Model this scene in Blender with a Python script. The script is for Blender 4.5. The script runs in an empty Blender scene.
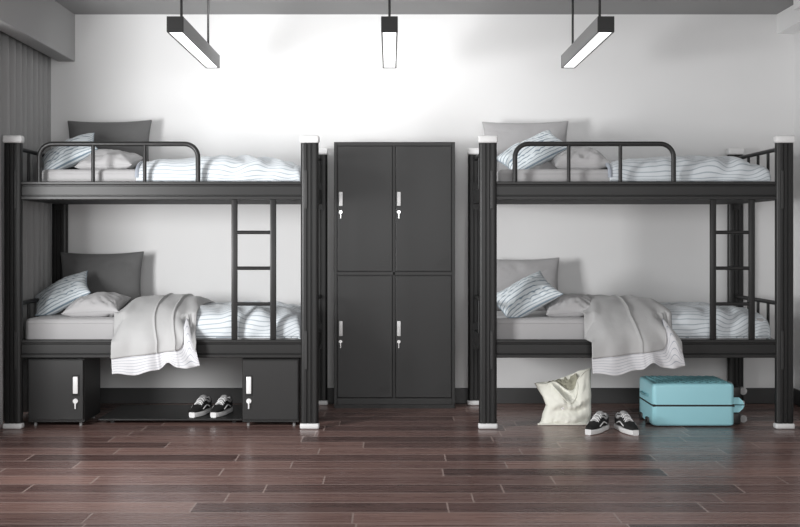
import bpy, bmesh, math, random
from mathutils import Vector, Matrix, noise
random.seed(7)
C = bpy.context.scene.collection
sc = bpy.context.scene
# ---------------------------------------------------------------- camera, light, exposure
F = 1011.0; VX, VY, HZ = 390.0, 238.0, 1.215
cam = bpy.data.cameras.new('camera'); co = bpy.data.objects.new('camera', cam); C.objects.link(co)
co.location = (0, 0, HZ); co.rotation_euler = (math.pi/2, 0, 0)
cam.sensor_width = 36; cam.lens = F/800*36
cam.shift_x = (400-VX)/800; cam.shift_y = -(263.5-VY)/800
cam.clip_start = 0.05
sc.camera = co
w = bpy.data.worlds.new('room_light'); sc.world = w; w.use_nodes = True
w.node_tree.nodes['Background'].inputs[0].default_value = (1, 1, 1, 1)
w.node_tree.nodes['Background'].inputs[1].default_value = 0.42
def area(name, loc, target, sx, sy, power, spread=180):
    l = bpy.data.lights.new(name, 'AREA'); l.shape = 'RECTANGLE'; l.size = sx; l.size_y = sy; l.energy = power
    l.spread = math.radians(spread)
    o = bpy.data.objects.new(name, l); C.objects.link(o); o.location = loc
    o.rotation_euler = (Vector(target)-Vector(loc)).to_track_quat('-Z', 'Y').to_euler(); return o
area('window_daylight', (-2.86, 4.0, 1.35), (1.0, 7.4, 1.7), 0.75, 1.1, 58, 110)
area('added_front_fill', (1.0, 0.2, 1.6), (0.8, 7.0, 1.1), 4.4, 1.5, 105, 180)  # added unseen fill light from the camera side, not a room lamp
area('added_wall_fill', (-0.35, 6.45, 2.80), (-0.35, 7.42, 2.25), 2.3, 0.25, 12, 160)  # added unseen light brightening the upper back wall; no such fitting
sc.view_settings.view_transform = 'Standard'; sc.view_settings.look = 'None'
sc.view_settings.gamma = 1; sc.view_settings.use_curve_mapping = False
sc.view_settings.exposure = 0.08

# ---------------------------------------------------------------- materials
def mat(name, col, rough=.5, metal=0, emis=None, bump=None, spec=.5, sheen=0):
    m = bpy.data.materials.new(name); m.use_nodes = True
    b = m.node_tree.nodes['Principled BSDF']
    b.inputs['Base Color'].default_value = (*col, 1) if len(col) == 3 else col
    b.inputs['Roughness'].default_value = rough; b.inputs['Metallic'].default_value = metal
    b.inputs['Specular IOR Level'].default_value = spec
    if sheen: b.inputs['Sheen Weight'].default_value = sheen
    if emis:
        b.inputs['Emission Color'].default_value = (1, 1, 1, 1); b.inputs['Emission Strength'].default_value = emis
    if bump:
        nt = m.node_tree; n = nt.nodes.new('ShaderNodeTexNoise'); n.inputs['Scale'].default_value = bump[0]; n.inputs['Detail'].default_value = 4
        tc = nt.nodes.new('ShaderNodeTexCoord'); nt.links.new(tc.outputs['Object'], n.inputs['Vector'])
        bp = nt.nodes.new('ShaderNodeBump'); bp.inputs['Strength'].default_value = bump[1]; bp.inputs['Distance'].default_value = bump[2]
        nt.links.new(n.outputs[0], bp.inputs['Height']); nt.links.new(bp.outputs[0], b.inputs['Normal'])
    return m
def g(v): return (v, v, v)
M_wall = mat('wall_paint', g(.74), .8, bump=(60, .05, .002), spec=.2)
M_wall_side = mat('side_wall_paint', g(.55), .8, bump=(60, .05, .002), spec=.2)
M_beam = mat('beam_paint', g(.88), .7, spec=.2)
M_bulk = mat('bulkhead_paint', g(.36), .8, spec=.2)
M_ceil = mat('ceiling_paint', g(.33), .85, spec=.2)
M_base = mat('baseboard_paint', g(.05), .45)
M_metal = mat('charcoal_powder_coat', g(.017), .42, .0, bump=(900, .06, .0006), spec=.38)
M_panel = mat('charcoal_sheet_steel', g(.020), .42, .0, bump=(900, .05, .0005))
M_panel_dark = mat('dark_emboss', g(.028), .5)
M_gap = mat('shadow_gap_black', g(.01), .7)
M_plastic = mat('white_plastic_cap', g(.78), .4)
M_handle = mat('white_handle_plastic', g(.85), .3)
M_chrome = mat('satin_steel', g(.75), .25, 1)
M_matt = mat('grey_mattress_cover', (.40, .395, .40), .85, bump=(25, .15, .01), sheen=.2)
M_pill_dark = mat('dark_grey_pillowcase', g(.115), .85, bump=(30, .2, .01), sheen=.2)
M_pill_mid = mat('mid_grey_pillowcase', (.37, .365, .37), .85, bump=(30, .2, .01), sheen=.2)
M_pill_light = mat('pale_grey_pillowcase', (.43, .425, .43), .8, bump=(30, .2, .01), sheen=.2)
M_throw = mat('grey_quilt_cotton', (.44, .44, .44), .75, bump=(22, .2, .01), sheen=.2)
M_curtain = mat('grey_curtain_cloth', g(.30), .9, bump=(80, .1, .004), sheen=.2)
M_sheer = mat('white_sheer_cloth', g(.85), .9)
M_tote = mat('cream_canvas', (.90, .90, .81), .55, bump=(30, .15, .006), sheen=.1)
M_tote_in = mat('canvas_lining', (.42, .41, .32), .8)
M_teal = mat('teal_suitcase_shell', (.38, .74, .82), .35, bump=(400, .04, .0005))
M_teal_dark = mat('teal_ridged_shell', (.17, .38, .42), .4)
M_blk = mat('black_plastic', g(.015), .4)
M_wheel = mat('grey_wheel_plastic', g(.25), .4)
M_shoe = mat('black_shoe_suede', g(.012), .8, bump=(200, .3, .002))
M_shoe_grey = mat('grey_shoe_lining', g(.38), .8)
M_rubber = mat('white_shoe_rubber', g(.8), .5)
M_diff = mat('lamp_diffuser', g(.9), .5, emis=1.6)
M_lamp = mat('lamp_anthracite', g(.20), .5)
def stripes(name, base, line, n, axis='U', width=.16, rough=.8):
    m = mat(name, base, rough, bump=(25, .2, .008), sheen=.2); nt = m.node_tree; b = nt.nodes['Principled BSDF']
    uv = nt.nodes.new('ShaderNodeUVMap'); sp = nt.nodes.new('ShaderNodeSeparateXYZ'); nt.links.new(uv.outputs[0], sp.inputs[0])
    mu = nt.nodes.new('ShaderNodeMath'); mu.operation = 'MULTIPLY'; mu.inputs[1].default_value = n
    nt.links.new(sp.outputs[0 if axis == 'U' else 1], mu.inputs[0])
    fr = nt.nodes.new('ShaderNodeMath'); fr.operation = 'FRACT'; nt.links.new(mu.outputs[0], fr.inputs[0])
    lt = nt.nodes.new('ShaderNodeMath'); lt.operation = 'LESS_THAN'; lt.inputs[1].default_value = width; nt.links.new(fr.outputs[0], lt.inputs[0])
    mx = nt.nodes.new('ShaderNodeMix'); mx.data_type = 'RGBA'; nt.links.new(lt.outputs[0], mx.inputs[0])
    mx.inputs[6].default_value = (*base, 1); mx.inputs[7].default_value = (*line, 1)
    nt.links.new(mx.outputs[2], b.inputs['Base Color']); return m
M_str_pillow = stripes('striped_pillowcase', (.70, .75, .78), (.22, .29, .35), 12, 'V', .24)
M_str_duvet = stripes('striped_duvet_cotton', (.66, .70, .73), (.36, .41, .45), 40, 'V', .20)
M_str_hem = stripes('striped_lining_cotton', (.66, .66, .68), (.32, .35, .40), 7, 'V', .13)
def floor_mat():
    m = mat('mahogany_planks', (.1, .05, .05), .22); nt = m.node_tree; b = nt.nodes['Principled BSDF']
    tc = nt.nodes.new('ShaderNodeTexCoord')
    sx = nt.nodes.new('ShaderNodeSeparateXYZ'); nt.links.new(tc.outputs['Object'], sx.inputs[0])
    def M(op, a, b=None):
        q = nt.nodes.new('ShaderNodeMath'); q.operation = op
        for k, v in enumerate((a, b)):
            if v is None: continue
            if isinstance(v, (int, float)): q.inputs[k].default_value = v
            else: nt.links.new(v, q.inputs[k])
        return q.outputs[0]
    row = M('FLOOR', M('DIVIDE', sx.outputs[1], .172)); wn = nt.nodes.new('ShaderNodeTexWhiteNoise'); wn.noise_dimensions = '1D'; nt.links.new(row, wn.inputs['W'])
    cb = nt.nodes.new('ShaderNodeCombineXYZ'); nt.links.new(M('ADD', sx.outputs[0], M('MULTIPLY', wn.outputs[0], 3.1)), cb.inputs[0]); nt.links.new(sx.outputs[1], cb.inputs[1])
    br = nt.nodes.new('ShaderNodeTexBrick'); br.offset = 0
    br.inputs['Scale'].default_value = 1; br.inputs['Brick Width'].default_value = 1.15; br.inputs['Row Height'].default_value = .172
    br.inputs['Mortar Size'].default_value = .005; br.inputs['Mortar Smooth'].default_value = .3; br.inputs['Bias'].default_value = 0
    br.inputs['Color1'].default_value = (0, 0, 0, 1); br.inputs['Color2'].default_value = (1, 1, 1, 1); br.inputs['Mortar'].default_value = (.5, .5, .5, 1)
    nt.links.new(cb.outputs[0], br.inputs['Vector'])
    mp = nt.nodes.new('ShaderNodeMapping'); mp.inputs['Scale'].default_value = (1.3, 26, 1); nt.links.new(tc.outputs['Object'], mp.inputs[0])
    n = nt.nodes.new('ShaderNodeTexNoise'); n.inputs['Scale'].default_value = 1.6; n.inputs['Detail'].default_value = 6; n.inputs['Roughness'].default_value = .62
    nt.links.new(mp.outputs[0], n.inputs['Vector'])
    add = nt.nodes.new('ShaderNodeMath'); add.operation = 'MULTIPLY_ADD'; add.inputs[1].default_value = .42
    nt.links.new(br.outputs['Color'], add.inputs[0]); 
    m2 = nt.nodes.new('ShaderNodeMath'); m2.operation = 'MULTIPLY'; m2.inputs[1].default_value = .62; nt.links.new(n.outputs[0], m2.inputs[0])
    nt.links.new(m2.outputs[0], add.inputs[2])
    cr = nt.nodes.new('ShaderNodeValToRGB'); e = cr.color_ramp.elements
    e[0].position = .22; e[0].color = (.065, .037, .034, 1); e[1].position = .80; e[1].color = (.34, .205, .175, 1)
    k = cr.color_ramp.elements.new(.5); k.color = (.175, .103, .092, 1)
    nt.links.new(add.outputs[0], cr.inputs[0])
    mx = nt.nodes.new('ShaderNodeMix'); mx.data_type = 'RGBA'; nt.links.new(br.outputs['Fac'], mx.inputs[0])
    nt.links.new(cr.outputs[0], mx.inputs[6]); mx.inputs[7].default_value = (.42, .32, .29, 1)  # pale plank joints: highlights on the bevelled edges put into the colour
    nt.links.new(mx.outputs[2], b.inputs['Base Color'])
    rr = nt.nodes.new('ShaderNodeMapRange'); rr.inputs[3].default_value = .20; rr.inputs[4].default_value = .36
    nt.links.new(n.outputs[0], rr.inputs[0]); nt.links.new(rr.outputs[0], b.inputs['Roughness'])
    bp = nt.nodes.new('ShaderNodeBump'); bp.inputs['Strength'].default_value = .35; bp.inputs['Distance'].default_value = .002; bp.invert = True
    nt.links.new(br.outputs['Fac'], bp.inputs['Height'])
    b2 = nt.nodes.new('ShaderNodeBump'); b2.inputs['Strength'].default_value = .10; b2.inputs['Distance'].default_value = .003
    nt.links.new(n.outputs[0], b2.inputs['Height']); nt.links.new(bp.outputs[0], b2.inputs['Normal'])
    nt.links.new(b2.outputs[0], b.inputs['Normal']); return m
M_floor = floor_mat()
def ridged():
    m = mat('teal_cross_ridged_shell', (.13, .30, .33), .35); nt = m.node_tree; b = nt.nodes['Principled BSDF']
    tc = nt.nodes.new('ShaderNodeTexCoord'); hs = []
    for a in (35, -35):
        mp = nt.nodes.new('ShaderNodeMapping'); mp.inputs['Rotation'].default_value = (0, 0, math.radians(a)); nt.links.new(tc.outputs['Object'], mp.inputs[0])
        wv = nt.nodes.new('ShaderNodeTexWave'); wv.inputs['Scale'].default_value = 9; wv.bands_direction = 'X'; nt.links.new(mp.outputs[0], wv.inputs[0]); hs.append(wv)
    mm = nt.nodes.new('ShaderNodeMath'); mm.operation = 'MAXIMUM'; nt.links.new(hs[0].outputs['Fac'], mm.inputs[0]); nt.links.new(hs[1].outputs['Fac'], mm.inputs[1])
    bp = nt.nodes.new('ShaderNodeBump'); bp.inputs['Strength'].default_value = 1; bp.inputs['Distance'].default_value = .012
    nt.links.new(mm.outputs[0], bp.inputs['Height']); nt.links.new(bp.outputs[0], b.inputs['Normal'])
    return m
M_ridge = ridged()

# ---------------------------------------------------------------- mesh helpers
def new(): return bmesh.new()
def box(bm, x0, x1, y0, y1, z0, z1, bev=0, seg=2):
    r = bmesh.ops.create_cube(bm, size=1)
    for v in r['verts']:
        v.co = Vector(((x0+x1)/2+v.co.x*(x1-x0), (y0+y1)/2+v.co.y*(y1-y0), (z0+z1)/2+v.co.z*(z1-z0)))
    if bev:
        es = list({e for v in r['verts'] for e in v.link_edges})
        bmesh.ops.bevel(bm, geom=es, offset=bev, segments=seg, affect='EDGES', profile=.5)
def tube(bm, pts, r, n=12, cap=True):
    pts = [Vector(p) for p in pts]; rings = []; up = None
    for i, p in enumerate(pts):
        t = ((pts[min(i+1, len(pts)-1)]-p).normalized()+(p-pts[max(i-1, 0)]).normalized()).normalized()
        if up is None:
            up = Vector((0, 1, 0)) if abs(t.y) < .9 else Vector((0, 0, 1))
        a = (up-t*up.dot(t)).normalized(); b = t.cross(a); up = a
        rr = r[i] if isinstance(r, (list, tuple)) else r
        rings.append([bm.verts.new(p+rr*(math.cos(2*math.pi*k/n)*a+math.sin(2*math.pi*k/n)*b)) for k in range(n)])
    for i in range(len(rings)-1):
        for k in range(n):
            bm.faces.new((rings[i][k], rings[i][(k+1) % n], rings[i+1][(k+1) % n], rings[i+1][k]))
    if cap: bm.faces.new(rings[0][::-1]); bm.faces.new(rings[-1])
def prism(bm, outline, fn, a, b):
    """extrude a closed 2-D outline; fn(u, v, t) gives the point"""
    A = [bm.verts.new(fn(u, v, a)) for u, v in outline]; B = [bm.verts.new(fn(u, v, b)) for u, v in outline]
    n = len(outline)
    for k in range(n): bm.faces.new((A[k], A[(k+1) % n], B[(k+1) % n], B[k]))
    bm.faces.new(A[::-1]); bm.faces.new(B)
def loft(bm, rings, capends=True):
    R = [[bm.verts.new(p) for p in r] for r in rings]; n = len(R[0])
    for i in range(len(R)-1):
        for k in range(n): bm.faces.new((R[i][k], R[i][(k+1) % n], R[i+1][(k+1) % n], R[i+1][k]))
    if capends: bm.faces.new(R[0][::-1]); bm.faces.new(R[-1])
def grid(bm, fn, nu, nv, uvfn=None):
    uvl = bm.loops.layers.uv.verify()
    V = [[bm.verts.new(fn(i/nu, j/nv)) for j in range(nv+1)] for i in range(nu+1)]
    for i in range(nu):
        for j in range(nv):
            f = bm.faces.new((V[i][j], V[i+1][j], V[i+1][j+1], V[i][j+1]))
            for l, (a, b) in zip(f.loops, ((i, j), (i+1, j), (i+1, j+1), (i, j+1))):
                l[uvl].uv = (a/nu, b/nv)
def obj(name, bm, m, parent=None, smooth=False, loc=None, auto=True):
    bmesh.ops.recalc_face_normals(bm, faces=bm.faces[:])
    me = bpy.data.meshes.new(name)
    if smooth:
        for f in bm.faces: f.smooth = True
        if auto:
            for e in bm.edges:
                if len(e.link_faces) == 2 and e.calc_face_angle(0) > math.radians(40): e.smooth = False
    if loc is not None:                                  # put the origin at loc while the shape stays
        bmesh.ops.translate(bm, vec=-Vector(loc), verts=bm.verts[:])
    bm.to_mesh(me); bm.free()
    for mm in (m if isinstance(m, list) else [m]): me.materials.append(mm)
    o = bpy.data.objects.new(name, me); C.objects.link(o)
    if loc is not None: o.location = loc
    if parent:
        o.parent = parent
    return o
def tag(o, label, cat, group=None):
    o['label'] = label; o['category'] = cat
    if group: o['group'] = group
    return o
def thing(name, label, cat, loc=(0, 0, 0), group=None):
    o = bpy.data.objects.new(name, None); C.objects.link(o); o.location = loc; o.empty_display_size = .1
    return tag(o, label, cat, group)
def struct(name, bm, m, smooth=False):
    o = obj(name, bm, m, smooth=smooth); o['kind'] = 'structure'; return o
def copy_tree(o, parent=None):
    c = o.copy(); C.objects.link(c)
    if parent: c.parent = parent
    for ch in o.children: copy_tree(ch, c)
    return c
def solid(o, t, off=0, sub=0):
    m = o.modifiers.new('thickness', 'SOLIDIFY'); m.thickness = t; m.offset = off
    if sub: s = o.modifiers.new('smooth', 'SUBSURF'); s.levels = sub; s.render_levels = sub
def px(x, D): return (x-VX)*D/F
def pz(y, D): return HZ-(y-VY)*D/F

# ---------------------------------------------------------------- the room
WY = 7.425; H = 2.857; XL, XR = -2.95, 2.965; Y0 = -0.6
bm = new(); box(bm, XL-.3, XR+.1, Y0, WY+.1, -.06, 0); struct('floor', bm, M_floor)
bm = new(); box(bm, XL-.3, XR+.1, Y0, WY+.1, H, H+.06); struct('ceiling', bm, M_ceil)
bm = new(); box(bm, XL-.3, XR+.1, WY, WY+.1, 0, H); struct('wall_back', bm, M_wall)
bm = new(); box(bm, XR, XR+.1, Y0, WY, 0, H); struct('wall_right', bm, M_wall)
# left wall with a window opening between y 3.9 and 7.0 behind the curtain, plus another nearer the camera
bm = new(); WX0, WX1 = XL-.12, XL
wins = [(3.0, 6.95)]
box(bm, WX0, WX1, 6.95, WY, 0, H); box(bm, WX0, WX1, Y0, 3.0, 0, H)
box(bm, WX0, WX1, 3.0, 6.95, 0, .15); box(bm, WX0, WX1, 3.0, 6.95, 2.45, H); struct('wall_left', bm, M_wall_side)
bm = new()
for y in (3.0, 5.6, 6.90): box(bm, XL-.10, XL-.04, y, y+.05, .15, 2.45)
for z in (.15, 2.40): box(bm, XL-.10, XL-.04, 3.05, 6.90, z, z+.05)
struct('window_1', bm, mat('window_frame_white', g(.7), .4))
# bulkhead over the curtain
bm = new(); BZ = 2.51
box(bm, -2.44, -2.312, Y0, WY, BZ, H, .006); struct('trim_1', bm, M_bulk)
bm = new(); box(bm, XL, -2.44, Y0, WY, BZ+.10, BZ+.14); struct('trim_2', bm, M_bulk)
# right-hand beam
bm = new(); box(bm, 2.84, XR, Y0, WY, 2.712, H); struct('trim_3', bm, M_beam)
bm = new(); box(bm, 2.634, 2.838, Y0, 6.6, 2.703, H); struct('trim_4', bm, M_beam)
for nm, (a, b, c, d) in {'baseboard_back': (XL, XR-.016, WY-.014, WY), 'baseboard_right': (XR-.014, XR, Y0, WY-.016)}.items():
    bm = new(); box(bm, a, b, c, d, 0, .115, .004, 1); struct(nm, bm, M_base)

# curtain: hanging pleated cloth along the left window
def curtain(name, x, y0, y1, z0, z1, amp, k, m, label, cat):
    bm = new()
    def f(u, v):
        y = y0+(y1-y0)*u; ph = k*u*2*math.pi+1.2*math.sin(u*7)
        return (x+amp*math.sin(ph)*(1+.25*(1-v))+.012*noise.noise((u*9, v*1.5, 3)), y+.25*amp*math.cos(ph), z0+(z1-z0)*v)
    grid(bm, f, 160, 12); t = thing(name, label, cat, (x, y0, z0))
    o = obj('pleated_cloth', bm, m, t, True, auto=False); o.matrix_parent_inverse = Matrix.Translation((-x, -y0, -z0)); solid(o, .004)
    bm = new(); box(bm, x-.02, x+.02, y0, y1, z1, z1+.02)
    o = obj('curtain_track', bm, M_blk, t); o.matrix_parent_inverse = Matrix.Translation((-x, -y0, -z0))
curtain('curtain', -2.50, 5.75, 7.385, .03, 2.56, .028, 15, M_curtain, 'dark grey pleated floor-length curtain hanging behind the left bunk bed', 'curtain')

# ---------------------------------------------------------------- bunk bed
BW, BY0, BY1, PW, PD = 2.009, 6.42, 7.385, .120, .056
def post_outline(w, d):
    """rounded square with two shallow vertical grooves on each face"""
    pts = []; hw, hd, r = w/2, d/2, .022
    def side(L):
        if L < .02: return [(0, 0)]*0
        # along one side from -L..L : offsets
        gw, gd = .006, .007
        a = []
        for c in (-L*.38, L*.38):
            a += [(c-gw, 0), (c-gw*.4, gd), (c+gw*.4, gd), (c+gw, 0)]
        return a
    for q, (h1, h2) in enumerate(((hw, hd), (hd, hw), (hw, hd), (hd, hw))):
        loc = [(-h1+r, 0)]+side(h1-r)+[(h1-r, 0)]
        loc = [(u, -h2+dd) for u, dd in loc]
        for k in range(1, 4):
            a = math.radians(-90+k*22.5); loc.append((h1-r+r*math.cos(a), -h2+r+r*math.sin(a)))
        ca, sa = ((1, 0), (0, 1), (-1, 0), (0, -1))[q]
        pts += [(u*ca-v*sa, u*sa+v*ca) for u, v in loc]
    return pts
def rail_outline():
    # (depth outward, height) profile 0.115 high, lips at the top and the bottom
    return [(0, 0), (.034, 0), (.036, .003), (.036, .018), (.032, .021), (.026, .022), (.026, .026), (.031, .030), (.031, .084), (.026, .088),
            (.026, .092), (.033, .094), (.036, .098), (.036, .112), (.033, .115), (0, .115)]
def make_bed(x0, label):
    t = thing('bunk_bed', label, 'bunk bed', (x0, BY0, 0), 'bunk beds in the dormitory')
    ow, od = PW/2, PD/2
    for ix, iy in ((0, 0), (1, 0), (0, 1), (1, 1)):
        cx = ow if ix == 0 else BW-ow; cy = od if iy == 0 else (BY1-BY0)-od
        bm = new(); prism(bm, post_outline(PW-.006, PD-.006), lambda u, v, z: (cx+u, cy+v, z), .036, 1.82)
        p = obj('post', bm, M_metal, t, True)
        for nm, z0, z1 in (('top_cap', 1.82, 1.868), ('foot_cap', 0.0, .036)):
            bm = new(); box(bm, cx-ow-.002, cx+ow+.002, cy-od-.002, cy+od+.002, z0, z1, .012, 3)
            c = obj(nm, bm, M_plastic, p, True); c['label'] = 'white plastic cap'
        if iy == 0:
            s = 1 if ix == 0 else -1
            for z in (1.40, .38):
                bm = new(); xx = cx+s*.022
                box(bm, xx-.009, xx+.009, -.004, .004, z, z+.245, .003)
                obj('connector_plate', bm, M_panel if ix == 0 else M_panel_dark, p)
    for z in (.452, 1.460):
        for iy in (0, 1):
            bm = new(); yb = .052 if iy == 0 else (BY1-BY0)-.052; s = -1 if iy == 0 else 1
            prism(bm, rail_outline(), lambda u, v, x: (x, yb+s*u, z+v), PW-.012, BW-PW+.012)
            obj('side_rail', bm, M_metal, t)
        bm = new(); box(bm, PW-.02, BW-PW+.02, .052, (BY1-BY0)-.052, z+.0005, z+.062); 
        obj('bed_base', bm, M_gap, t)  # black base: shade under the bunk put into the colour
        top = z+.115
        for ix in (0, 1):
            xc = ow if ix == 0 else BW-ow
            bm = new(); box(bm, xc-.018, xc+.018, PD-.012, BY1-BY0-PD+.012, z, z+.10, .005); obj('end_rail', bm, M_metal, t)
            bm = new(); zt = z+.33 if z > 1 else z+.34
            tube(bm, [(xc, PD-.012, zt), (xc, BY1-BY0-PD+.012, zt)], .014)
            for yy in (.30, (BY1-BY0)/2, BY1-BY0-.30): tube(bm, [(xc, yy, z+.09), (xc, yy, zt)], .010)
            for yy in (PD+.006, BY1-BY0-PD-.006): box(bm, xc-.024, xc+.024, yy-.012, yy+.012, z-.04, z+.15)
            obj('end_guard', bm, M_metal, t, True)
    # guard rail of the upper bunk
    def guard(xa, xb, bars, yb):
        bm = new(); r = .085; zt = 1.816; zb = 1.572
        pts = [(xa, yb, zb)]+[(xa+r-r*math.cos(a), yb, zt-r+r*math.sin(a)) for a in [math.radians(q) for q in range(0, 91, 10)]]
        pts += [(xb-r+r*math.sin(a), yb, zt-r+r*math.cos(a)) for a in [math.radians(q) for q in range(0, 91, 10)]]+[(xb, yb, zb)]
        tube(bm, pts, .0155)
        for b in bars: tube(bm, [(b, yb, zb), (b, yb, zt)], .012)
        obj('guard_rail', bm, M_metal, t, True)
    guard(.222, 1.235, (.565, .895), .036)
    # ladder under the upper rail
    bm = new(); xl, xr = 1.468, 1.715; yl = .036
    for x in (xl, xr): box(bm, x-.019, x+.019, yl-.012, yl+.012, .567, 1.461, .005)
    lad = obj('ladder', bm, M_metal, t, True)
    for y in (233, 269, 305):
        z = (430-y)/157.5; bm = new(); tube(bm, [(xl+.015, yl, z), (xr-.015, yl, z)], .0115)
        obj('rung', bm, M_metal, lad, True)
    return t
XB = (-2.461, .564)
bed0 = make_bed(XB[0], 'left charcoal metal bunk bed with two small cabinets underneath')
# the right bed is a copy of the left one
def dup(o, parent=None):
    c = o.copy(); C.objects.link(c)
    if parent: c.parent = parent
    for ch in list(o.children): dup(ch, c)
    return c
bed1 = dup(bed0); bed1.location.x = XB[1]
for ch in bed1.children:
    if ch.name.startswith('ladder'): ch.location.x += .030
    if ch.name.startswith('guard_rail'): ch.location.x += .012
bed1['label'] = 'right charcoal metal bunk bed with tote bag and suitcase in front'

# ---------------------------------------------------------------- bedding
RT_LO, RT_UP = .567, 1.575
def soft_box(bm, x0, x1, y0, y1, z0, z1, r=.035):
    box(bm, x0, x1, y0, y1, z0, z1, r, 4)
MATT = {}
def mattress(bx, z, x0, x1, label):
    h0 = z-.053; h1 = z+(.128 if z < 1 else .085)
    bm = new(); soft_box(bm, x0, x1, 6.525, 7.29, h0, h1, .03)
    o = obj('mattress', bm, M_matt, None, True, loc=((x0+x1)/2, 6.9, h0)); tag(o, label, 'mattress', 'grey mattresses on the bunks')
    bm = new()
    for zz in (h0+.03, h1-.03):
        tube(bm, [((x0+.03), 6.524, zz), (x1-.03, 6.524, zz)], .003, 6)
    bmesh.ops.translate(bm, vec=(-(x0+x1)/2, -6.9, -h0), verts=bm.verts[:])
    obj('piping', bm, M_matt, o, True)
    return h1
for i, bx in enumerate(XB):
    side = ('left', 'right')[i]
    MATT[i, 0] = mattress(bx, RT_LO, bx+.10, bx+BW-.135, f'grey mattress on the lower bunk of the {side} bed')
    MATT[i, 1] = mattress(bx, RT_UP, bx+(.20 if i == 0 else .135), bx+BW-.135, f'grey mattress on the upper bunk of the {side} bed')

def pillow(name, w, h, T, cen, U, V, m, label, seed, surf=None, pinch=.10, wr=1., group=None, n=36, maxy=None, sink=.012):
    U = Vector(U).normalized(); V = Vector(V); V = (V-U*V.dot(U)).normalized(); N = U.cross(V)
    bm = new(); uvl = bm.loops.layers.uv.verify()
    def pt(u, v, s):
        # gather samples towards the edges so the seam is crisp
        uu = math.sin(u*math.pi/2); vv = math.sin(v*math.pi/2)
        x = w/2*uu*(1-pinch*(1-vv*vv)); y = h/2*vv*(1-pinch*1.1*(1-uu*uu))
        e = max(0, (1-uu*uu)*(1-vv*vv))
        z = s*T/2*e**.42
        edge = min(1, e*3)
        nz = noise.noise((x*7+seed, y*7, s*2))*.6+noise.noise((x*16+seed, y*16, s*5))*.3
        # creases running in from the corners
        cr = abs(math.sin(9*math.atan2(vv+.001, uu)+3*noise.noise((seed, uu*2, vv*2))))
        rad = math.hypot(uu, vv)
        ck = math.exp(-((math.sin(7*math.atan2(vv, uu+.001)+seed+2.5*nz))/.22)**2)*math.exp(-((rad-.62)/.30)**2)
        z += s*wr*edge*(.018*nz*min(1, T/.1)-.010*(1-cr)**3*(uu*uu+vv*vv)-.011*ck)
        return U*x+V*y+N*z
    top = [[None]*(n+1) for _ in range(n+1)]; bot = [[None]*(n+1) for _ in range(n+1)]
    for i in range(n+1):
        for j in range(n+1):
            u, v = i/n*2-1, j/n*2-1
            top[i][j] = bm.verts.new(pt(u, v, 1))
            bot[i][j] = top[i][j] if i in (0, n) or j in (0, n) else bm.verts.new(pt(u, v, -1))
    for G, fl in ((top, 0), (bot, 1)):
        for i in range(n):
            for j in range(n):
                q = [(i, j), (i+1, j), (i+1, j+1), (i, j+1)]
                if fl: q = q[::-1]
                f = bm.faces.new([G[a][b] for a, b in q])
                for l, (a, b) in zip(f.loops, q): l[uvl].uv = (a/n, b/n)
    cen = Vector(cen)
    if surf is not None:
        mz = min(v.co.z for v in bm.verts); cen.z = surf-mz-sink
        for v in bm.verts: v.co.z = max(v.co.z, surf-cen.z+.0015)      # soft filling settles flat on the surface
    if maxy is not None:
        my = max(v.co.y for v in bm.verts); cen.y = min(cen.y, maxy-my)
    o = obj(name, bm, m, None, True, auto=False); o.location = cen
    tag(o, label, 'pillow', group)
    # piped seam
    b2 = new(); pts = []
    for (a, b, c, d) in ((-1, -1, 1, -1), (1, -1, 1, 1), (1, 1, -1, 1), (-1, 1, -1, -1)):
        for k in range(18):
            q = k/18; pts.append(pt(a+(c-a)*q, b+(d-b)*q, 1)); pts[-1].z = max(pts[-1].z, (surf-cen.z+.0045) if surf is not None else -9)
    pts.append(pts[0].copy()); tube(b2, pts, .0035, 6)
    s = obj('seam', b2, m, o, True)
    return o

lo0, up0, lo1, up1 = MATT[0, 0], MATT[0, 1], MATT[1, 0], MATT[1, 1]
GB = 'big back cushions against the wall'
def back_pillow(xl, xr, surf, ytop, m, label, seed):
    xc = px((xl+xr)/2, 7.25); w_ = (xr-xl)*7.25/F; ztop = pz(ytop, 7.3); h_ = ztop-surf+.012
    pillow('pillow', w_, h_, .13, (xc, 7.25, surf+h_/2), (1, 0, .01), (0, .13, 1), m, label, seed, surf=surf, pinch=.07, wr=.7, maxy=WY-.004)
back_pillow(67, 151, up0, 121, M_pill_dark, 'dark grey pillow propped against the wall on the left upper bunk', 1)
back_pillow(60, 143, lo0, 252, M_pill_dark, 'dark grey pillow propped against the wall on the left lower bunk', 2)
back_pillow(483, 569, up1, 122, M_pill_mid, 'mid grey pillow propped against the wall on the right upper bunk', 3)
back_pillow(483, 560, lo1, 258, M_pill_mid, 'mid grey pillow propped against the wall on the right lower bunk', 4)
def stripe_pillow(x, surf, label, seed, w_=.40, h_=.33, D=6.91, U=(.84, .10, .44), V=(-.30, .80, .38)):
    pillow('pillow', w_, h_, .15, (px(x, D), D, 0), U, V, M_str_pillow, label, seed, surf=surf, pinch=.09, wr=1.2, sink=.03)
stripe_pillow(69, up0, 'blue-white striped pillow tilted on the left upper bunk', 5)
stripe_pillow(62, lo0, 'blue-white striped pillow tilted on the left lower bunk', 6)
stripe_pillow(532, up1, 'blue-white striped pillow tilted on the right upper bunk', 7, .44)
stripe_pillow(525, lo1, 'blue-white striped pillow tilted on the right lower bunk', 8, .40, .34, 6.72)
def flat_pillow(x, surf, m, label, seed, w_=.37, D=6.76):
    pillow('pillow', w_, .34, .17, (px(x, D), D, 0), (1, 0, .04), (0, .95, .20), m, label, seed, surf=surf, pinch=.13, wr=2.0, sink=.025)
flat_pillow(110, up0, M_pill_light, 'pale grey plump pillow lying on the left upper bunk', 9)
flat_pillow(97, lo0, M_pill_light, 'pale grey plump pillow lying on the left lower bunk', 10)
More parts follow.
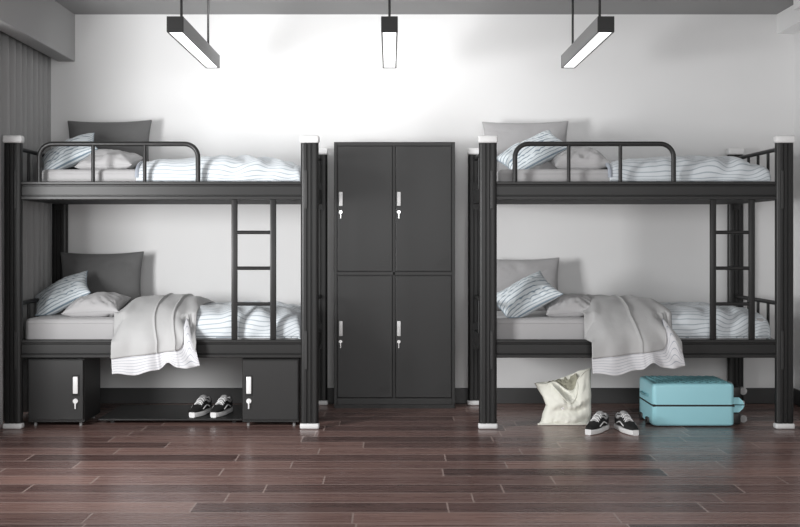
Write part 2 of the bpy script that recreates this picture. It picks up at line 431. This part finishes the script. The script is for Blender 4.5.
flat_pillow(579, up1, M_pill_light, 'pale grey plump pillow lying on the right upper bunk', 11)
flat_pillow(570, lo1, M_pill_light, 'pale grey plump pillow lying on the right lower bunk', 12)

def duvet(x0, x1, zb, zm, crown, label, seed):
    yc, hw = 6.905, .398
    # arc-length table of the section so the cloth (and its stripes) is spread evenly
    n = 6.0; tab = []; L = 0; prev = None
    for k in range(801):
        a = math.pi*(1-k/800); c, q = math.cos(a), math.sin(a)
        p = Vector((hw*math.copysign(abs(c)**(2/n), c), (zm-zb+crown)*abs(q)**(2/n)))
        if prev is not None: L += (p-prev).length
        tab.append((L, a)); prev = p
    def ang(v):
        t = v*L; lo, hi = 0, 800
        while hi-lo > 1:
            m_ = (lo+hi)//2
            if tab[m_][0] < t: lo = m_
            else: hi = m_
        return tab[hi][1]
    A = {}
    def f(u, v):
        a = A.setdefault(round(v, 6), None) or ang(v)            # v=0 back, v=1 front
        c, s = math.cos(a), math.sin(a)
        e = 2/n
        y = yc+hw*math.copysign(abs(c)**e, c)*-1*-1
        x = x0+(x1-x0)*u
        endr = min(1, (1-u)/.035); endl = min(1, u/.02)
        Hh = (zm-zb)+.014+crown*(math.sin(math.pi*min(1, u*1.05))**.5*.75+.25)*s
        cap = math.sqrt(max(0, 1-(1-endr)**2))*.35+.65
        z = zb-.02+(Hh+.02)*cap*abs(s)**e
        nn = noise.noise((x*5+seed, y*5, z*5)); n2 = noise.noise((x*14+seed, y*9, z*9))
        fold = math.sin(x*32+y*20-z*30+4*noise.noise((x*2, y*2, seed)))*math.exp(-((u-.74)/.22)**2)
        top = min(1, s*1.6)
        z += top*(.014*nn+.008*n2+.014*fold)
        # front side bulges out with folds
        y += (.016*n2+.028*fold+.014*nn)*(c*c)*(.6 if v > .5 else .2)*-1
        y = max(y, 6.478) if zb > 0 else y
        return (x, y, z)
    bm = new(); grid(bm, f, 120, 90)
    uvl = bm.loops.layers.uv.verify()
    for fc in bm.faces:
        for l in fc.loops:
            u, v = l[uvl].uv; w_ = max(0, (u-.55)/.45)
            l[uvl].uv = (u, v+.035*w_*math.sin(u*14+seed)+.02*noise.noise((u*6, v*8, seed))-.05*w_*w_)
    # close right end
    o = obj('duvet', bm, M_str_duvet, None, True, auto=False, loc=((x0+x1)/2, yc, zb)); solid(o, .010, 0)
    tag(o, label, 'duvet', None)
    # turned-back hem at the head end
    b2 = new(); pts = [Vector(f(.004, j/40)) + Vector((0, 0, .006)) for j in range(2, 40)]
    tube(b2, [p-Vector(((x0+x1)/2, yc, zb)) for p in pts], .014, 8); h = obj('rolled_hem', b2, M_str_hem, o, True)
    return o
duvet(px(136, 6.5), XB[0]+BW-.125, RT_UP+.004, up0, .075, 'pale striped duvet covering the foot half of the left upper bunk', 1)
duvet(px(610, 6.5), XB[1]+BW-.125, RT_UP+.004, up1, .075, 'pale striped duvet covering the foot half of the right upper bunk', 2)
duvet(-1.66, XB[0]+BW-.125, RT_LO+.004, lo0, .05, 'pale striped duvet under the grey quilt on the left lower bunk', 3)
duvet(1.40, XB[1]+BW-.125, RT_LO+.004, lo1, .05, 'pale striped duvet under the grey quilt on the right lower bunk', 4)

def catmull(P, n):
    out = []
    P = [Vector(p) for p in P]; Q = [P[0]*2-P[1]]+P+[P[-1]*2-P[-2]]
    for i in range(1, len(Q)-2):
        for k in range(n):
            t = k/n; a, b, c, d = Q[i-1:i+3]
            out.append(.5*((2*b)+(c-a)*t+(2*a-5*b+4*c-d)*t*t+(3*b-a-3*c+d)*t**3))
    out.append(P[-1]); return out
def quilt(xl, xr, surf, seams, label, seed):
    path = catmull([(0, 7.27, .762), (0, 7.15, .795), (0, 6.93, .820), (0, 6.72, .808), (0, 6.55, .752), (0, 6.435, .660), (0, 6.385, .565), (0, 6.372, .47), (0, 6.376, .40)], 8)
    NP = len(path)-1
    def P(t):
        k = min(t, .9999)*NP; i = int(k); return path[i].lerp(path[i+1], k-i)
    def hem(s):
        z = .455+.07*s
        z += .17*math.exp(-((s-.885)/.055)**2)-.03*max(0, (s-.93)/.07)
        return z
    def pos(s, q, lower=None):
        p = P(q); y, z = p.y, p.z
        x = xl+(xr-xl)*s
        over = max(0, min(1, (z-.56)/.15))
        # the cloth drops to the mattress at both sides
        sh = min(1, (s/.20)) ; sh = math.sin(sh*math.pi/2)**.8
        rt = min(1, (1-s)/.30); rt = .45+.55*math.sin(rt*math.pi/2)
        zb = .725 if y > 6.5 else .56
        if z > zb: z = zb+(z-zb)*sh*rt
        x += (1-over)*(.022+.022*math.sin(s*3))
        hang = 1-over
        y -= hang*(.014*math.sin(s*17+seed)*(1-abs(.5-s))+.004)
        y -= hang*.012
        n1 = noise.noise((x*6+seed, y*4, z*4)); n2 = noise.noise((x*15+seed, y*8, z*8))
        z += over*(.012*n1+.007*n2); y -= hang*.008*n1+(.006*n2)*hang
        # diagonal creases on the right side
        f = math.sin((s*20+z*26))*math.exp(-((s-.88)/.12)**2)
        y -= f*.017*(.4+.6*hang); z += f*.010*over
        f2 = math.sin((s*34-z*30))*math.exp(-((s-.10)/.09)**2)*math.exp(-((z-.74)/.05)**2)
        z += f2*.010
        for sm in seams: 
            d = math.exp(-((s-sm)/.012)**2)*.007; z += d*over; y -= d*(1-over*.5)
        return Vector((x, min(y, 7.28), z))
    # param: t runs from back to the hem
    def qz(z):   # path parameter where the hanging part reaches height z
        best = 0
        for i, p in enumerate(path):
            if p.y < 6.5 and p.z >= z: best = i
        i = min(best, NP-1); a, b = path[i], path[i+1]
        return (i+max(0, min(1, (a.z-z)/max(1e-5, a.z-b.z))))/NP
    bm = new(); grid(bm, lambda s, t: pos(s, t*qz(hem(s))), 90, 60)
    o = obj('quilt', bm, M_throw, None, True, auto=False, loc=((xl+xr)/2, 6.9, .57)); solid(o, .008, 0); tag(o, label, 'quilt', 'grey quilts draped over the lower bunks')
    def low(s, t):
        notch = .045*math.exp(-((s-.60)/.07)**2)-.018*math.exp(-((s-.22)/.16)**2)+.012*math.sin(s*20)*.4
        zb = .362+.045*s+notch
        zt = hem(s)+.012
        z = zt+(zb-zt)*t
        p = pos(s, qz(max(z, .40))); p.z = z
        p.y += .010-.014*t+.006*math.sin(s*24+2)*t; p.x += .018*t*s+.006*t
        return p
    b2 = new(); grid(b2, low, 90, 20); bmesh.ops.translate(b2, vec=(-(xl+xr)/2, -6.9, -.57), verts=b2.verts[:])
    h = obj('striped_lining', b2, M_str_hem, o, True, auto=False); solid(h, .006, 0); h['label'] = 'white striped lining hanging below the hem'
    b3 = new()
    for sm in seams:
        tube(b3, [pos(sm, q/40*qz(hem(sm)))-Vector(((xl+xr)/2, 6.9, .57))+Vector((0, -.003, .003)) for q in range(6, 41)], .0035, 6)
    obj('seam', b3, M_throw, o, True)
quilt(-1.775, -1.245, lo0, (.50, .73), 'grey quilt draped over the left lower bunk, two seams near its middle', 1.3)
quilt(1.250, 1.810, lo1, (.52,), 'grey quilt draped over the right lower bunk, above the suitcase', 4.1)

# ---------------------------------------------------------------- cabinets under the left bed
def cabinet(x0, x1, hl, label):
    y0, y1, z0, z1 = 6.50, 6.87, .028, .440
    t = thing('bedside_cabinet', label, 'cabinet', (x0, y0, 0), 'small cabinets under the left bunk')
    inv = lambda o: setattr(o, 'matrix_parent_inverse', Matrix.Translation((-x0, -y0, 0)))
    bm = new(); box(bm, x0, x1, y0+.012, y1, z0, z1, .003, 1); body = obj('body', bm, M_panel, t); inv(body)
    bm = new(); box(bm, x0+.006, x1-.006, y0-.004, y0+.011, z0+.018, z1-.008, .003); d = obj('door', bm, M_panel, t); inv(d)
    hx = x1-.052 if hl else x0+.045
    bm = new(); box(bm, hx-.016, hx+.016, y0-.016, y0-.004, .215, .325, .004); h = obj('handle', bm, M_handle, d, True); h['label'] = 'white handle'
    bm = new(); box(bm, hx-.024, hx+.024, y0-.0065, y0-.004, .200, .334, .001); obj('handle_recess', bm, M_gap, d)
    bm = new(); tube(bm, [(hx, y0-.004, .168), (hx, y0-.014, .168)], .016, 20); box(bm, hx-.0045, hx+.0045, y0-.017, y0-.013, .118, .168, .001)
    k = obj('lock', bm, M_handle, d, True); k['label'] = 'white round lock with key'
    for xx in (x0+.035, x1-.035):
        for yy in (y0+.05, y1-.04):
            bm = new(); tube(bm, [(xx, yy, 0), (xx, yy, z0+.002)], .010, 10); f = obj('foot', bm, M_wheel, t, True); inv(f)
cabinet(px(27.5, 6.5), px(84, 6.5), True, 'small black metal cabinet at the head end, left of the shoe shelf')
cabinet(px(242, 6.5), px(299, 6.5), False, 'small black metal cabinet at the foot end, right of the shoe shelf')

# shoe shelf
SX0, SX1 = px(96, 6.62), px(241, 6.5)-.006
t = thing('shoe_shelf', 'low flat black shoe shelf between the two small cabinets', 'shelf', (SX0, 6.62, 0))
bm = new(); box(bm, SX0+.02, SX1, 6.60, 7.15, .022, .036, .003, 1); o = obj('shelf_board', bm, M_panel, t); o.matrix_parent_inverse = Matrix.Translation((-SX0, -6.62, 0))
for xx in (SX0+.10, SX1-.06):
    for yy in (6.66, 7.09):
        bm = new(); box(bm, xx-.012, xx+.012, yy-.012, yy+.012, 0, .023); o = obj('foot', bm, M_metal, t); o.matrix_parent_inverse = Matrix.Translation((-SX0, -6.62, 0))

# ---------------------------------------------------------------- locker
def locker():
    D = 7.20; X0, X1 = px(334, D), px(455, D); Z1 = pz(142, D); Y1 = 7.405
    t = thing('locker', 'tall charcoal four-door steel locker between the two bunk beds', 'locker', (X0, D, 0))
    inv = lambda o: setattr(o, 'matrix_parent_inverse', Matrix.Translation((-X0, -D, 0)))
    bm = new(); box(bm, X0, X1, D+.016, Y1, 0.0, Z1, .002, 1)
    fr = .022
    # face frame
    zm = pz(273.5, D)
    box(bm, X0, X0+fr, D, D+.02, 0.03, Z1, .002, 1); box(bm, X1-fr, X1, D, D+.02, .03, Z1, .002, 1)
    box(bm, X0+fr, X1-fr, D, D+.02, Z1-.028, Z1, .002, 1); box(bm, X0+fr, X1-fr, D, D+.02, .03, .075, .002, 1)
    xm = px(394, D)
    box(bm, X0+fr, X1-fr, D+.001, D+.02, zm-.012, zm+.012, .002, 1)
    box(bm, xm-.008, xm+.008, D+.001, D+.02, .075, Z1-.028, .002, 1)
    b = obj('body', bm, M_panel, t); inv(b)
    bm = new(); box(bm, X0+.01, X1-.01, D+.012, D+.03, 0, .03); b = obj('plinth', bm, M_panel_dark, t); inv(b)
    for row, (za, zb, yh0, yh1, ylock) in enumerate(((zm+.016, Z1-.032, 192, 206, 212), (.079, zm-.016, 321, 336, 341.5))):
        for xa, xb in ((X0+fr+.004, xm-.012), (xm+.012, X1-fr-.004)):
            bm = new(); box(bm, xa, xb, D-.002, D+.015, za, zb, .003); d = obj('door', bm, M_panel, t); inv(d)
            hx = xa+.022
            z1, z0 = pz(yh0, D), pz(yh1, D)
            bm = new(); box(bm, hx-.012, hx+.014, D-.014, D-.002, z0, z1, .004, 3); h = obj('handle', bm, M_handle, d, True); h['label'] = 'white handle'
            zl = pz(ylock, D); bm = new(); tube(bm, [(hx, D-.002, zl), (hx, D-.012, zl)], .012, 18); box(bm, hx-.003, hx+.003, D-.014, D-.010, zl-.045, zl-.005)
            k = obj('lock', bm, M_chrome, d, True); k['label'] = 'silver lock with key'
            # triangular embossed vents at the bottom right corner
            bm = new()
            for k in range(5):
                s = .018*(k+1); zz = za+.035+(.018*(4-k)); xr_ = xb-.022
                box(bm, xr_-s, xr_, D-.0035, D-.0018, zz, zz+.013)
            obj('vent_slots', bm, M_panel_dark, d)
locker()

# ---------------------------------------------------------------- pendant lamps
def pendant(xc, label):
    z0, z1, y0, y1, hw = 2.368, 2.455, 5.66, 6.86, .046
    t = thing('pendant_lamp', label, 'lamp', (xc, (y0+y1)/2, z1), 'linear pendant lamps')
    yc = (y0+y1)/2; L = (y1-y0)/2; h = z1-z0
    bm = new()
    box(bm, -hw, -hw+.008, -L, L, -h, 0); box(bm, hw-.008, hw, -L, L, -h, 0)
    box(bm, -hw+.008, hw-.008, -L, L, -.010, 0)
    obj('housing', bm, M_lamp, t)
    for ya, yb in ((-L-.004, -L+.008), (L-.008, L+.004)):
        bm = new(); box(bm, -hw-.001, hw+.001, ya, yb, -h-.001, .001, .002, 1); obj('shaded_end_face', bm, M_metal, t)['label'] = 'end face with its shade in the darker colour'  # unlit lamp ends: shade put into a darker colour than the housing
    for sx_ in (-1, 1):
        bm = new(); box(bm, sx_*(hw-.004)-.004, sx_*(hw-.004)+.004, -L+.009, L-.009, -h-.0012, -h+.0002); obj('edge_strip', bm, M_metal, t)
    bm = new(); box(bm, -hw+.0085, hw-.0085, -L+.0105, L-.0105, -h+.003, -h+.012); d = obj('diffuser', bm, M_diff, t); d['label'] = 'white glowing diffuser'
    for D in (5.83, 6.69):
        bm = new(); tube(bm, [(0, D-yc, -.002), (0, D-yc, H-z1-.001)], .0075, 10); r = obj('suspension_rod', bm, M_blk, t, True)
        bm = new(); tube(bm, [(0, D-yc, H-z1-.012), (0, D-yc, H-z1-.001)], .03, 16); obj('ceiling_rose', bm, M_blk, r, True)
pendant(-1.203, 'dark linear pendant lamp hanging above the left bunk bed')
pendant(-.003, 'dark linear pendant lamp hanging in the middle above the locker')
pendant(1.209, 'dark linear pendant lamp hanging above the right bunk bed')

# ---------------------------------------------------------------- sneakers
def sneaker():
    """toe towards -Y, sole on z=0, length .27"""
    L = .275
    def halfw(s):   # s 0 toe .. 1 heel
        return .050*(math.sin(math.pi*min(1, (s*.93+.035)))**.42)*(1-.16*math.exp(-((s-.62)/.16)**2))*(1-.10*s)
    def ring(s, z0, ztop, inset, n=24, crown=2.6):
        y = -L/2+L*s; hw = halfw(s)-inset; r = []
        for k in range(n):
            a = 2*math.pi*k/n; c, q = math.cos(a), math.sin(a)
            e = 2/crown
            r.append((hw*math.copysign(abs(c)**e, c), y, (z0+ztop)/2+(ztop-z0)/2*math.copysign(abs(q)**e, q)))
        return r
    t = tag(bpy.data.objects.new('sneaker', None), '', 'shoe'); C.objects.link(t)
    S = [i/16 for i in range(17)]
    bm = new(); loft(bm, [ring(s, 0, .030+.004*(1-s), 0, 28, 6) for s in S]); o = obj('sole', bm, M_rubber, t, True); o['label'] = 'white rubber sole'
    def top(s):
        k = [(0, .042), (.12, .055), (.25, .064), (.38, .080), (.50, .098), (.60, .100), (.72, .086), (.85, .090), (1, .098)]
        for (a, b), (c, d) in zip(k, k[1:]):
            if s <= c: q = (s-a)/(c-a); q = q*q*(3-2*q); return b+(d-b)*q
        return .098
    bm = new(); loft(bm, [ring(s, .022, top(s), .004, 28, 2.4) for s in [.02+.96*i/20 for i in range(21)]]); obj('upper', bm, M_shoe, t, True)
    # padded collar opening with grey lining
    bm = new()
    pts = []
    for k in range(25):
        a = 2*math.pi*k/24; s = .73+.20*math.sin(a); pts.append((.030*math.cos(a)*(1-.1*math.sin(a)), -L/2+L*s, top(s)+.001-.010*abs(math.cos(a))))
    tube(bm, pts, .0065, 8); obj('collar', bm, M_shoe_grey, t, True)
    bm = new()
    R = [(p[0]*.93, p[1]*1.0, p[2]+.003) for p in pts[:-1]]; vs = [bm.verts.new(p) for p in R]; bm.faces.new(vs)
    obj('insole', bm, M_rubber, t)
    # tongue
    bm = new()
    def tg(u, v):
        s = .66-.34*v; x = (u-.5)*.046*(1-.2*v); return (x, -L/2+L*s, top(s)+.010*(1-v)+.004-.010*(2*u-1)**2+.016*max(0, (1-v*3)))
    grid(bm, tg, 8, 10); o = obj('tongue', bm, M_shoe_grey, t, True); solid(o, .005, 0)
    # laces
    for k in range(4):
        s = .34+.065*k; zz = top(s)+.008
        bm = new(); tube(bm, [(-.027, -L/2+L*s, zz-.016), (-.016, -L/2+L*(s+.01), zz), (0, -L/2+L*(s+.02), zz+.004), (.016, -L/2+L*(s+.01), zz), (.027, -L/2+L*s, zz-.016)], .0038, 8)
        obj('lace', bm, M_rubber, t, True)
    # side stripe
    for sd in (-1, 1):
        bm = new(); p = []
        for k in range(9):
            s = .30+.42*k/8; hw = halfw(s)-.002; p.append((sd*(hw*.985), -L/2+L*s, .046+.018*math.sin(k/8*math.pi)))
        tube(bm, p, .004, 6); obj('side_stripe', bm, M_rubber, t, True)
    return t
sn = sneaker()
def put_shoe(o, x, y, D, rz, label, group, zf=0):
    o.location = (px(x, D), D, zf+.001); o.rotation_euler = (0, 0, math.radians(rz)); o['label'] = label; o['group'] = group
g1 = 'black and white sneakers on the shoe shelf'; g2 = 'black and white sneakers on the floor by the suitcase'
put_shoe(sn, 201, 0, 6.76, -15, 'left black sneaker with white sole on the shoe shelf', g1, .036)
s2 = dup(sn); put_shoe(s2, 222, 0, 6.76, -15, 'right black sneaker with white sole, on the shelf nearest the cabinet', g1, .036)
s3 = dup(sn); put_shoe(s3, 597.5, 0, 6.34, -36, 'black sneaker with white sole on the floor beside the tote bag', g2)
s4 = dup(sn); put_shoe(s4, 626, 0, 6.34, 12, 'black sneaker with white sole on the floor beside the suitcase', g2)

# ---------------------------------------------------------------- suitcase lying flat
def suitcase():
    D = 6.5; X0, X1 = px(654, D), px(735, D); X0 -= .008; Y0_, Y1_ = D, 6.87
    t = thing('suitcase', 'teal hard-shell suitcase lying flat under the right bunk', 'suitcase', (X0, D, 0))
    inv = lambda o: setattr(o, 'matrix_parent_inverse', Matrix.Translation((-X0, -D, 0)))
    zb, zs, zt = .004, .137, .278
    def shell(z0, z1, topround, flip):
        bm = new(); cx, cy = (X0+X1)/2, (Y0_+Y1_)/2; hx, hy = (X1-X0)/2, (Y1_-Y0_)/2; r = .030
        def rr(ins, z):
            out = []
            R = max(.008, r-ins*.6)
            for q, (sx, sy) in enumerate(((1, 1), (-1, 1), (-1, -1), (1, -1))):
                for k in range(7):
                    a = math.radians(q*90+k*15); out.append((cx+sx*(hx-ins-R)+R*math.cos(a), cy+sy*(hy-ins-R)+R*math.sin(a), z))
            return out
        rings = []; e = .019
        for k in range(6):
            a = math.radians(90*k/5); ins = e*(1-math.sin(a)); rings.append((ins, z0+e*(1-math.cos(a)) if flip else None, a))
        if flip:   # lower half: round at the bottom
            R = [rr(e*(1-math.sin(math.radians(18*k))), z0+e*(1-math.cos(math.radians(18*k)))) for k in range(6)]+[rr(0, z1)]
        else:
            R = [rr(0, z0)]+[rr(e*(1-math.cos(math.radians(18*k))), z1-e+e*math.sin(math.radians(18*k))) for k in range(6)]
        loft(bm, R); return bm
    o = obj('lower_shell', shell(zb, zs-.006, 0, True), M_teal, t, True); inv(o)
    o = obj('upper_shell', shell(zs+.006, zt, 0, False), M_teal, t, True); inv(o)
    # ridges criss-crossing the lid
    bm = new(); xa, xb, ya, yb = X0+.035, X1-.035, Y0_+.03, Y1_-.03; W_, Hh = xb-xa, yb-ya
    for sgn in (1, -1):
        k = -Hh
        while k < W_:
            p0 = [k, 0]; p1 = [k+Hh, Hh]
            if p0[0] < 0: p0 = [0, -k]
            if p1[0] > W_: p1 = [W_, W_-k]
            if p1[0]-p0[0] > .03:
                a = [p0, p1] if sgn == 1 else [[p0[0], Hh-p0[1]], [p1[0], Hh-p1[1]]]
                tube(bm, [(xa+a[0][0], ya+a[0][1], zt+.0005), (xa+a[1][0], ya+a[1][1], zt+.0015)], .0055, 6)
            k += .052
    o = obj('lid_ridges', bm, M_teal_dark, t, True); inv(o); o['label'] = 'criss-cross ridges on the lid'
    bm = new(); box(bm, xa-.004, xb+.004, ya-.004, yb+.004, zt-.0005, zt+.0012); o = obj('lid_panel', bm, M_teal_dark, t); inv(o)
    bm = new(); box(bm, X0+.002, X1-.001, Y0_+.002, Y1_-.002, zs-.0075, zs+.0075, .0018); o = obj('zipper', bm, M_blk, t); inv(o); o['label'] = 'black zipper line'
    # swelling at the wheel end and corner blocks
    for z0, z1, nm in ((zs+.004, zs+.048, 'u'), (zs-.048, zs-.004, 'l')):
        bm = new(); up_ = nm == 'u'
        ol = [(0, z1 if up_ else z0), (.040, z1 if up_ else z0), (.064, (zs+.026) if up_ else (zs-.026)), (.076, z0 if up_ else z1), (0, z0 if up_ else z1)]
        prism(bm, ol, lambda u, v, y: (X1-.004+u, y, v), Y0_+.03, Y1_-.03); o = obj('end_bumper', bm, M_teal, t); inv(o)
    for yy in (Y0_+.05, Y1_-.05):
        for z0, z1 in ((zs+.050, zt-.022), (zb+.008, zs-.050)):
            bm = new(); box(bm, X1-.012, X1+.044, yy-.035, yy+.035, z0, z1, .010, 3); c = obj('wheel_bracket', bm, M_blk, t, True); inv(c)
            zc = (z0+z1)/2+(.004 if z0 > zs else -.004); zc = max(zc, .034)
            bm = new(); tube(bm, [(X1+.066, yy-.016, zc), (X1+.066, yy-.004, zc)], .024, 20); tube(bm, [(X1+.066, yy+.004, zc), (X1+.066, yy+.016, zc)], .024, 20)
            tube(bm, [(X1+.035, yy, zc), (X1+.070, yy, zc)], .008, 8)
            wh = obj('wheel', bm, M_wheel, c, True)
    # feet and carry handle at the far left end
    for yy in (Y0_+.12, Y1_-.08):
        bm = new(); box(bm, X0-.014, X0+.03, yy-.03, yy+.03, 0.0, .045, .008); o = obj('corner_foot', bm, M_blk, t, True); inv(o)
    bm = new(); box(bm, X0+.05, X1-.04, Y0_+.03, Y1_-.03, 0.0, zb+.004); o = obj('base_runner', bm, M_blk, t); inv(o)
    bm = new(); yh = (Y0_+Y1_)/2
    tube(bm, [(X0+.005, yh-.08, zs+.05), (X0-.014, yh-.07, zs+.05), (X0-.018, yh, zs+.05), (X0-.014, yh+.07, zs+.05), (X0+.005, yh+.08, zs+.05)], .007, 8)
    o = obj('carry_handle', bm, M_teal_dark, t, True); inv(o)
suitcase()

# ---------------------------------------------------------------- tote bag
def tote():
    D = 6.62; k = D/F
    # outline rows: (pixel y, left x, right x, half depth)
    rows = [(423.5, 539, 590, .055), (421, 541, 590.5, .062), (414, 542.5, 591.5, .070), (406, 546, 591.5, .066), (398, 543, 591.5, .058), (392, 539, 592, .046), (386, 535.5, 592.5, .034)]
    L = thing('tote_bag', 'cream canvas tote bag standing slumped on the floor under the right bunk', 'bag', (px(566, D), D, 0))
    cx = px(566, D)
    frontc = catmull([(534.5, 384.5, 0), (545, 385, 0), (555, 383, 0), (562, 388, 0), (569, 391.5, 0), (575, 389, 0), (578, 380, 0), (586, 371.5, 0), (592, 369.5, 0)], 5)
    backc = catmull([(534.5, 384.5, 0), (545, 384, 0), (555, 382, 0), (562, 380, 0), (570, 377.5, 0), (576, 375, 0), (580, 372.5, 0), (586, 371, 0), (592, 369.5, 0)], 5)
    def topy(x, s=1):
        topc = frontc if s > 0 else backc
        for a, b in zip(topc, topc[1:]):
            if a.x <= x <= b.x: return a.y+(b.y-a.y)*(x-a.x)/max(1e-6, b.x-a.x)
        return topc[0].y if x < topc[0].x else topc[-1].y
    def side(t):   # t 0 bottom .. 1 at the row list's end
        q = t*(len(rows)-1); i = min(int(q), len(rows)-2); f = q-i; a, b = rows[i], rows[i+1]
        return [a[j]+(b[j]-a[j])*f for j in range(4)]
    def pos(u, v, s):
        y, xl, xr, d = side(v)
        x = xl+(xr-xl)*u
        ty = topy(534.5+(592-534.5)*u, s)
        bot = 424.0
        yy = y+(ty-386)*v**2.2
        e = (4*u*(1-u))**.45
        dd = d*e
        # horizontal fold across the middle, diagonal creases
        uu, zz = u, v
        dd -= .022*math.exp(-((v-.42-.10*(u-.5))/.07)**2)*math.exp(-((u-.62)/.30)**2)
        dd += .014*math.exp(-((v-.56-.10*(u-.5))/.07)**2)
        dd += .016*math.sin(u*11+v*7)*e*v*.6
        dd += (.020*noise.noise((u*4, v*4, s*3))+.012*abs(noise.noise((u*9+2, v*6, s*3))))*e
        if s < 0: pass
        slump = .05*v**2
        return Vector(((x-VX)*k-cx, -s*dd+slump-.0, max(.004, (424-yy)*k*.995)))
    bm = new(); n1, n2 = 48, 40
    A = [[bm.verts.new(pos(i/n1, j/n2, 1)) for j in range(n2+1)] for i in range(n1+1)]
    B = [[A[i][j] if i in (0, n1) else bm.verts.new(pos(i/n1, j/n2, -1)) for j in range(n2+1)] for i in range(n1+1)]
    for G, fl in ((A, 0), (B, 1)):
        for i in range(n1):
            for j in range(n2):
                q = [G[i][j], G[i+1][j], G[i+1][j+1], G[i][j+1]]
                bm.faces.new(q[::-1] if fl else q)
    for i in range(n1):
        q = [A[i][0], B[i][0], B[i+1][0], A[i+1][0]]; q = list(dict.fromkeys(q))
        if len(q) >= 3: bm.faces.new(q)
    o = obj('bag_body', bm, M_tote, L, True, auto=False); solid(o, .0025, -1)
    # crumpled lining showing in the mouth
    bm = new()
    def lin(u, v):
        p = pos(.24+.52*u, 1, 1); q = pos(.24+.52*u, 1, -1); r = p.lerp(q, .12+.84*v); r.z += -.010+.012*math.sin(u*math.pi)*math.sin(v*math.pi)+.020*noise.noise((u*9, v*8, 1))
        r.y -= .0; return r
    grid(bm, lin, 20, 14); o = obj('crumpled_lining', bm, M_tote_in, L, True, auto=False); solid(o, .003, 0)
    # folded-over mouth edge, strap lying across, base seam, eyelet
    bm = new(); tube(bm, [pos(i/40, 1, 1) for i in range(1, 40)], .005, 8); obj('mouth_seam', bm, M_tote, L, True)
    bm = new()
    def strap(u, v):
        q = .28+.46*u; vv = .97-.34*math.sin(u*math.pi)**.8+(v-.5)*.07
        p = pos(q, min(1, vv), 1); p.y -= .008; return p
    grid(bm, strap, 24, 4); o = obj('strap', bm, M_tote, L, True, auto=False); solid(o, .004, 0)
    bm = new(); tube(bm, [(px(536.5, D)-cx, -.055, .006), (px(545, D)-cx, -.064, .007), (px(580, D)-cx, -.066, .007), (px(591, D)-cx, -.050, .006)], .006, 8); obj('base_seam', bm, M_tote, L, True)
    p = pos(.35, .46, 1); bm = new(); tube(bm, [(p.x, p.y+.002, p.z), (p.x, p.y-.004, p.z)], .007, 12); e = obj('eyelet', bm, M_chrome, L, True)
tote()
